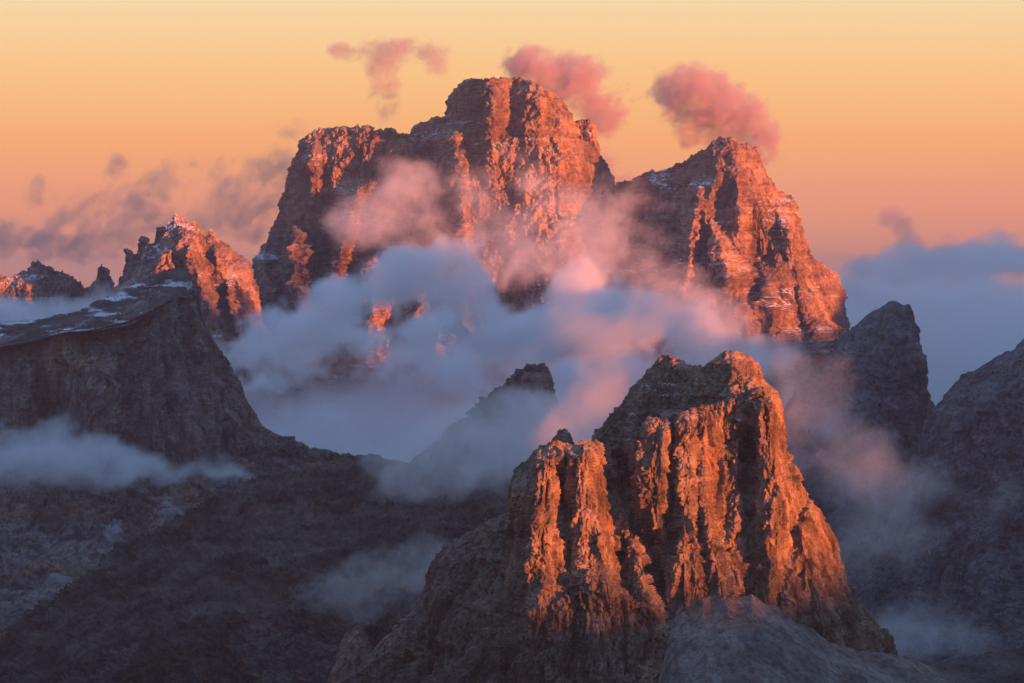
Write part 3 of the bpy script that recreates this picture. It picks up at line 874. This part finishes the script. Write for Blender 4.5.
def volume_object(name, lo, hi, dens, mat):
    """dens: array [nx, ny, nz] of extinction per metre, filled into a voxel grid over the box lo..hi"""
    nx, ny, nz = dens.shape
    me = bpy.data.meshes.new(name)
    me.vertices.add(dens.size)
    at = me.attributes.new('amount', 'FLOAT', 'POINT')
    at.data.foreach_set('value', np.ascontiguousarray(dens, np.float32).ravel())
    me.materials.append(mat)
    o = bpy.data.objects.new(name, me)
    COL.objects.link(o)
    ng = bpy.data.node_groups.new(name + '_grid', 'GeometryNodeTree')
    ng.interface.new_socket('Geometry', in_out='INPUT', socket_type='NodeSocketGeometry')
    ng.interface.new_socket('Geometry', in_out='OUTPUT', socket_type='NodeSocketGeometry')
    N, L = ng.nodes, ng.links
    gi = N.new('NodeGroupInput'); go = N.new('NodeGroupOutput')
    vc = N.new('GeometryNodeVolumeCube')
    vc.inputs['Min'].default_value = lo
    vc.inputs['Max'].default_value = hi
    vc.inputs['Resolution X'].default_value = nx
    vc.inputs['Resolution Y'].default_value = ny
    vc.inputs['Resolution Z'].default_value = nz
    pos = N.new('GeometryNodeInputPosition')
    sub = N.new('ShaderNodeVectorMath'); sub.operation = 'SUBTRACT'
    L.new(pos.outputs[0], sub.inputs[0]); sub.inputs[1].default_value = lo
    mul = N.new('ShaderNodeVectorMath'); mul.operation = 'MULTIPLY'
    L.new(sub.outputs[0], mul.inputs[0])
    mul.inputs[1].default_value = [(r - 1) / (h - l) for r, h, l in zip((nx, ny, nz), hi, lo)]
    rnd = N.new('ShaderNodeVectorMath'); rnd.operation = 'ADD'
    L.new(mul.outputs[0], rnd.inputs[0]); rnd.inputs[1].default_value = (0.5, 0.5, 0.5)
    fl = N.new('ShaderNodeVectorMath'); fl.operation = 'FLOOR'
    L.new(rnd.outputs[0], fl.inputs[0])
    dot = N.new('ShaderNodeVectorMath'); dot.operation = 'DOT_PRODUCT'
    L.new(fl.outputs[0], dot.inputs[0]); dot.inputs[1].default_value = (ny * nz, nz, 1)
    si = N.new('GeometryNodeSampleIndex'); si.data_type = 'FLOAT'; si.domain = 'POINT'
    na = N.new('GeometryNodeInputNamedAttribute'); na.data_type = 'FLOAT'
    na.inputs['Name'].default_value = 'amount'
    L.new(gi.outputs[0], si.inputs['Geometry'])
    L.new(na.outputs['Attribute'], si.inputs['Value'])
    L.new(dot.outputs['Value'], si.inputs['Index'])
    L.new(si.outputs[0], vc.inputs['Density'])
    sm = N.new('GeometryNodeSetMaterial')
    sm.inputs['Material'].default_value = mat
    L.new(vc.outputs[0], sm.inputs['Geometry'])
    L.new(sm.outputs[0], go.inputs[0])
    md = o.modifiers.new('grid', 'NODES')
    md.node_group = ng
    return o


def box_grid(lo, hi, vox):
    n = [max(8, int(round((h - l) / v)) + 1) for l, h, v in zip(lo, hi, vox)]
    ax = [np.linspace(l, h, k, dtype=np.float32) for l, h, k in zip(lo, hi, n)]
    return np.meshgrid(*ax, indexing='ij')


def puffs(name, blobs, vox, dens, mat, L=120.0, amp=0.9, thr=(0.35, 0.9), off=0.0, sq=(1.5, 1.2, 0.9), gain=0.62, warp=0.6, rot=0.5, ragged=0.75):
    """a cloud made of soft lobes (px, py, distance, half width px, half height px, half depth m, weight), torn by noise"""
    bl = []
    for px, py, Y, rx, ry, rd, w in blobs:
        c = unproj(np.float64(px), np.float64(py), Y)
        k = Y / FPX
        bl.append((c, rx * k, rd, ry * k, w))
    lo = tuple(float(min(c[i] - 2.0 * (a, b, d)[i] for c, a, b, d, w in bl)) for i in range(3))
    hi = tuple(float(max(c[i] + 2.0 * (a, b, d)[i] for c, a, b, d, w in bl)) for i in range(3))
    X, Y_, Z = box_grid(lo, hi, (vox, vox * 1.6, vox))
    p = [X, Y_, Z]
    wv = [L * warp * (fbm(p, L * 1.6, 2, off=off + 31 + 7 * i) + 0.55 * fbm(p, L * 0.5, 3, 0.6, off=off + 61 + 7 * i)) for i in range(3)]
    f = 0
    for c, a, b, d, w in bl:
        r2 = ((X + wv[0] - c[0]) / a) ** 2 + ((Y_ + wv[1] - c[1]) / b) ** 2 + ((Z + wv[2] - c[2]) / d) ** 2
        f = f + w * np.exp(-1.5 * r2)
    f = np.minimum(f, 1.3)
    ca, sa = math.cos(rot), math.sin(rot)
    X2, Z2 = X + wv[1], Z + wv[2]
    q = [ca * X2 + sa * Z2, Y_ + wv[0], ca * Z2 - sa * X2]
    nz = fbm(q, L, 6, gain, off=off, sq=sq)
    g = sstep(thr[0], thr[1], f + amp * nz * (0.08 + 0.92 * np.minimum(f, 1)))
    strands = 1 - 2.2 * np.abs(fbm(q, L * 0.62, 5, 0.62, off=off + 13, sq=sq))
    g = g * (1 - ragged + ragged * 1.5 * sstep(0.0, 0.95, strands) ** 1.5)
    # nothing reaches the faces of the box
    e = 1
    for i, ax in enumerate(p):
        u = (ax - lo[i]) / (hi[i] - lo[i])
        e = e * sstep(0.0, 0.08, u) * (1 - sstep(0.92, 1.0, u))
    return volume_object(name, lo, hi, dens * g * e, mat)


def fog_sea(name, x0, x1, y0, y1, zb, top, vox, dens, mat, ref, slope=0.05, bump=70.0, L=420.0, softness=70.0, off=0.0, front=400.0, edge=300.0):
    """a layer of fog with a billowing top: TOP is the height of its surface along x in the picture at distance REF"""
    tp = np.array([unproj(np.float64(a), np.float64(b), ref) for a, b in top])
    hi = (x1, y1, float(tp[:, 2].max() + 1.3 * bump))
    lo = (x0, y0, zb)
    X, Y_, Z = box_grid(lo, hi, (vox, vox * 1.6, vox * 0.8))
    p = [X, Y_, Z]
    zt = np.interp(X, tp[:, 0], tp[:, 2]) - slope * (ref - Y_)
    wv = [L * 0.5 * fbm(p, L * 0.9, 3, off=off + 60 + 7 * i) for i in range(3)]
    q = [X + wv[0], Y_ + wv[1], Z + wv[2]]
    zt = zt + bump * (1.6 * fbm(q, L, 3, off=off, sq=(1.2, 1.2, 1.0)) + 0.9 * billow(q, L * 0.5, 4, 0.55, off + 3) + 1.0 * fbm(q, L * 0.22, 5, 0.62, off + 5))
    g = sstep(0, softness, zt - Z)
    e = sstep(0, front, Y_ - y0) * (1 - sstep(0, 300, Y_ - (y1 - 300))) * sstep(0, edge, X - x0) * (1 - sstep(0, edge, X - (x1 - edge))) * sstep(zb, zb + 60, Z)
    g = g * e * (0.55 + 0.9 * np.clip(0.5 + fbm(p, L * 0.7, 4, off=off + 8), 0, 1))
    return volume_object(name, lo, hi, dens * g, mat)


V_FOG = vapour_mat('fog_vapour', (0.93, 0.972, 0.998), fine=0.5, L=90)
V_WISP = vapour_mat('wisp_vapour', (0.94, 0.93, 0.93), fine=0.7, L=45)
V_PUFF = vapour_mat('puff_vapour', (0.80, 0.69, 0.68), smoky=True, fine=0.6, L=60)

tag(fog_sea('fog', -1350, 1250, 6900, 9400, -950,
            [(120, 352), (260, 362), (420, 366), (600, 365), (780, 372), (920, 395)],
            24, 0.0022, V_FOG, 9000, bump=90, L=420), 'sea of blue fog lying in the valley behind the dark cliff', 'fog', kind='stuff')
tag(puffs('fog', [(235, 325, 7820, 40, 22, 108, 0.8), (285, 330, 7720, 50, 26, 132, 0.9), (340, 305, 7820, 45, 32, 144, 1.0), (395, 272, 8020, 55, 36, 156, 1.1), (445, 272, 8020, 50, 40, 156, 1.0), (500, 325, 7970, 60, 34, 156, 1.0),
                  (430, 340, 7520, 60, 30, 144, 0.8), (560, 330, 8200, 55, 40, 156, 1.1), (620, 320, 8100, 55, 40, 156, 1.0), (590, 285, 8300, 45, 36, 144, 1.0), (680, 335, 8100, 50, 34, 144, 1.0), (740, 360, 8100, 50, 24, 132, 0.9),
                  (260, 352, 8220, 70, 34, 120, 1.0), (350, 350, 8220, 80, 40, 132, 1.1), (450, 355, 8270, 90, 46, 132, 1.1), (560, 370, 8650, 90, 40, 132, 1.0), (660, 372, 8600, 80, 30, 132, 1.0),
                  (250, 395, 7500, 60, 22, 132, 0.9), (330, 420, 7400, 55, 22, 132, 0.8), (480, 390, 7600, 60, 30, 132, 0.8), (560, 385, 7600, 50, 34, 132, 0.9)],
          11, 0.020, V_FOG, L=150, amp=2.5, off=55, thr=(0.42, 0.95), ragged=0.88), 'billows of blue and pink fog rising before the foot of the massif', 'fog', kind='stuff')
tag(fog_sea('fog', -2400, -900, 7600, 10500, -800, [(-200, 314), (0, 310), (40, 308), (80, 312), (120, 320), (160, 330), (240, 345)], 30, 0.006, V_FOG, 9500, bump=50, off=21),
    'pale fog layer behind the roof of the dark flat cliff', 'fog', kind='stuff')
tag(fog_sea('fog', 700, 3400, 9900, 14500, -900, [(780, 345), (820, 318), (850, 302), (880, 290), (900, 284), (930, 288), (955, 284), (990, 290), (1024, 296), (1120, 300)], 34, 0.0022, V_FOG, 11500,
            slope=0.03, bump=120, L=520, softness=130, off=41), 'blue fog layer reaching to the horizon behind the dark horn', 'fog', kind='stuff')
tag(puffs('fog', [(835, 300, 11000, 50, 26, 240, 1.0), (870, 278, 11200, 44, 26, 240, 1.0), (905, 266, 11300, 36, 26, 220, 1.0), (945, 272, 11300, 50, 24, 240, 1.1), (985, 262, 11500, 46, 22, 240, 1.2), (1030, 266, 11500, 50, 24, 240, 1.1),
                  (900, 310, 10800, 70, 30, 260, 1.0), (980, 310, 10800, 80, 30, 260, 1.0), (1060, 290, 11000, 50, 40, 240, 1.0), (940, 350, 10500, 60, 36, 240, 0.9)],
          16, 0.008, V_FOG, L=200, amp=2.6, off=57, thr=(0.4, 1.1), rot=-0.1), 'broken blue-grey billows on the right horizon', 'fog', kind='stuff')
tag(puffs('fog', [(10, 310, 8700, 60, 16, 200, 1.1), (70, 312, 8700, 55, 13, 200, 1.1), (125, 300, 8700, 30, 12, 160, 0.7), (-30, 304, 8900, 50, 20, 200, 0.8)],
          12, 0.008, V_FOG, L=110, amp=2.2, off=58, rot=0.1), 'bright fog tongue between the dark flat cliff and the low ridge', 'fog', kind='stuff')

tag(puffs('fog', [(30, 455, 5980, 95, 28, 170, 1.0), (40, 428, 5980, 50, 20, 150, 0.8), (120, 464, 5980, 75, 18, 170, 0.9), (210, 470, 5980, 80, 13, 160, 0.85), (-60, 460, 5960, 80, 28, 170, 1.0)],
          8, 0.011, V_FOG, L=85, amp=2.2, rot=0.1, sq=(2.2, 1.2, 0.8), off=51), 'flat bluish fog bank drifting across the foot of the dark cliff', 'fog', kind='stuff')

tag(puffs('fog', [(405, 462, 4250, 40, 26, 130, 0.9), (465, 444, 4300, 60, 24, 130, 1.3), (535, 424, 4250, 50, 26, 130, 1.3), (440, 458, 4300, 50, 26, 130, 1.1), (440, 446, 4250, 50, 28, 140, 1.0), (478, 428, 4250, 40, 26, 130, 0.9), (515, 440, 4150, 60, 36, 160, 1.3), (535, 405, 4300, 50, 26, 110, 0.8), (490, 480, 4100, 60, 25, 140, 0.7),
                  (560, 425, 3900, 45, 45, 160, 1.0), (592, 385, 3790, 45, 45, 180, 0.9), (630, 335, 3890, 50, 40, 200, 0.9), (575, 320, 3940, 40, 30, 180, 0.6), (680, 315, 3940, 40, 30, 180, 0.6)],
          6, 0.0062, V_WISP, L=75, amp=2.6, off=61), 'grey and pink mist wrapped round the small rock knoll', 'fog', kind='stuff')
tag(puffs('fog', [(375, 585, 3450, 75, 28, 80, 1.1), (335, 598, 3450, 50, 22, 70, 0.8), (430, 560, 3450, 50, 34, 70, 0.9)], 4, 0.005, V_WISP, L=42, amp=2.6, ragged=0.9, off=71),
    'thin grey wisp hanging low over the hillside beside the tower', 'fog', kind='stuff')
tag(puffs('fog', [(785, 368, 3750, 40, 30, 130, 0.9), (805, 405, 3700, 42, 52, 150, 1.15), (838, 448, 3650, 62, 40, 150, 0.95), (893, 515, 3600, 64, 66, 150, 1.0), (875, 475, 3600, 56, 44, 150, 0.8), (985, 505, 3600, 70, 24, 120, 0.7), (850, 560, 3600, 40, 40, 140, 0.6)],
          6, 0.0032, V_WISP, L=62, amp=3.0, ragged=0.92, off=81), 'rosy mist curling up behind the right edge of the tower', 'fog', kind='stuff')
tag(puffs('fog', [(925, 628, 4300, 55, 26, 170, 0.9), (980, 640, 4300, 50, 20, 150, 0.6), (890, 640, 4300, 40, 26, 150, 0.8)], 8, 0.005, V_WISP, L=60, amp=1.5, off=91),
    'grey fog in the ravine below the dark right flank', 'fog', kind='stuff')

tag(puffs('fog', [(395, 205, 9000, 45, 40, 240, 0.75), (430, 180, 9100, 35, 26, 200, 0.8), (385, 240, 8900, 50, 30, 250, 0.6), (440, 228, 8900, 45, 36, 250, 0.6), (525, 150, 9200, 26, 14, 120, 0.5), (535, 185, 9050, 32, 26, 180, 0.7),
                  (570, 215, 9000, 40, 40, 220, 0.9), (610, 250, 8900, 50, 45, 260, 1.0), (655, 225, 8800, 36, 22, 180, 0.6), (560, 265, 8800, 60, 34, 280, 0.9), (490, 265, 8800, 60, 22, 250, 0.8), (670, 290, 8700, 55, 36, 260, 1.0),
                  (720, 325, 8600, 50, 30, 240, 0.9), (770, 360, 8600, 60, 22, 220, 0.8), (640, 195, 9100, 28, 18, 120, 0.6), (600, 205, 9050, 30, 26, 160, 0.9), (470, 205, 9100, 34, 26, 180, 0.7), (355, 225, 9000, 36, 26, 180, 0.6), (500, 235, 8950, 44, 26, 200, 0.8)],
          10, 0.0042, V_WISP, L=140, amp=2.8, ragged=0.9, off=101, thr=(0.3, 1.0)), 'torn pink veil of cloud hanging in front of the massif', 'fog', kind='stuff')

G = 'clouds above the summits'
tag(puffs('cloud', [(515, 62, 10900, 30, 16, 130, 1.0), (548, 70, 10900, 40, 25, 160, 1.2), (585, 92, 10900, 40, 34, 170, 1.4), (606, 118, 10900, 24, 30, 130, 1.2), (603, 165, 10700, 20, 34, 110, 1.0), (622, 190, 10700, 26, 20, 110, 0.8)],
          6, 0.020, V_PUFF, L=70, amp=3.4, ragged=0.9, thr=(0.5, 1.2), off=111), 'rosy cloud streaming off behind the square summit block', 'cloud', G, 'stuff')
tag(puffs('cloud', [(676, 95, 11050, 32, 24, 140, 1.3), (706, 97, 11050, 40, 32, 160, 1.4), (738, 122, 11050, 40, 34, 160, 1.4), (762, 148, 11050, 22, 26, 130, 1.1), (690, 135, 11050, 30, 30, 120, 0.6)],
          6, 0.020, V_PUFF, L=70, amp=3.4, ragged=0.9, thr=(0.5, 1.2), off=121), 'pink cloud floating above the gabled red pyramid', 'cloud', G, 'stuff')
tag(puffs('cloud', [(342, 51, 10300, 18, 12, 60, 1.4)], 5, 0.012, V_PUFF, L=32, amp=1.4, off=131), 'tiny scrap of cloud alone in the orange sky', 'cloud', G, 'stuff')
tag(puffs('cloud', [(378, 58, 10300, 26, 26, 90, 1.0), (412, 50, 10300, 40, 13, 90, 1.1), (437, 64, 10300, 16, 16, 70, 0.9), (387, 95, 10300, 22, 40, 90, 0.75)], 6, 0.010, V_PUFF, L=50, amp=2.8, ragged=0.9, off=141),
    'faint ragged streak of cloud left of the summit block', 'cloud', G, 'stuff')
tag(puffs('cloud', [(298, 128, 10300, 34, 14, 90, 0.9), (285, 165, 10300, 40, 20, 110, 1.1), (255, 190, 10300, 60, 26, 130, 0.85), (230, 225, 10300, 70, 26, 150, 0.85)], 8, 0.006, V_PUFF, L=75, amp=3.2, ragged=0.9, off=151),
    'mauve wisps clinging to the left shoulder of the massif', 'cloud', G, 'stuff')
tag(puffs('cloud', [(120, 168, 11000, 22, 16, 90, 0.9), (158, 185, 11000, 26, 22, 100, 1.0), (100, 205, 11000, 60, 24, 130, 0.8), (150, 222, 11000, 60, 24, 130, 0.95), (35, 190, 11000, 22, 16, 90, 0.8), (15, 235, 11000, 70, 26, 150, 1.1), (85, 245, 11000, 80, 20, 160, 1.0), (200, 170, 11000, 50, 30, 120, 0.7)],
          8, 0.006, V_PUFF, L=80, amp=3.6, ragged=0.95, thr=(0.5, 1.2), off=161), 'scattered mauve cloud scraps over the red spires', 'cloud', G, 'stuff')
tag(puffs('cloud', [(887, 213, 11500, 18, 12, 80, 1.0), (901, 230, 11500, 18, 24, 80, 1.1), (915, 250, 11500, 24, 14, 120, 0.8), (930, 262, 11800, 40, 16, 150, 1.0), (968, 256, 11800, 44, 18, 150, 1.4), (1015, 262, 11800, 50, 18, 150, 1.2), (860, 268, 11800, 40, 14, 150, 0.8)],
          9, 0.008, V_PUFF, L=65, amp=1.5, off=171), 'blue-grey cloud rising as a thin plume over the right horizon', 'cloud', G, 'stuff')


def haze():
    t = NT('haze_air')
    v = t.n('ShaderNodeVolumePrincipled')
    v.inputs['Color'].default_value = (0.62, 0.76, 1.0, 1)
    v.inputs['Density'].default_value = 1.35e-5
    v.inputs['Anisotropy'].default_value = 0.2
    t.l(v.outputs[0], t.out.inputs['Volume'])
    z0, z1, r = -1250.0, 900.0, 45500.0
    me = bpy.data.meshes.new('haze')
    c = [(x, y, z) for z in (z0, z1) for x, y in ((-r, -r), (r, -r), (r, r), (-r, r))]
    me.from_pydata(c, [], [(3, 2, 1, 0), (4, 5, 6, 7), (0, 1, 5, 4), (1, 2, 6, 5), (2, 3, 7, 6), (3, 0, 4, 7)])
    me.materials.append(t.m)
    o = bpy.data.objects.new('haze', me)
    COL.objects.link(o)
    tag(o, 'thin blue evening haze filling the whole view', 'haze', kind='stuff')


haze()
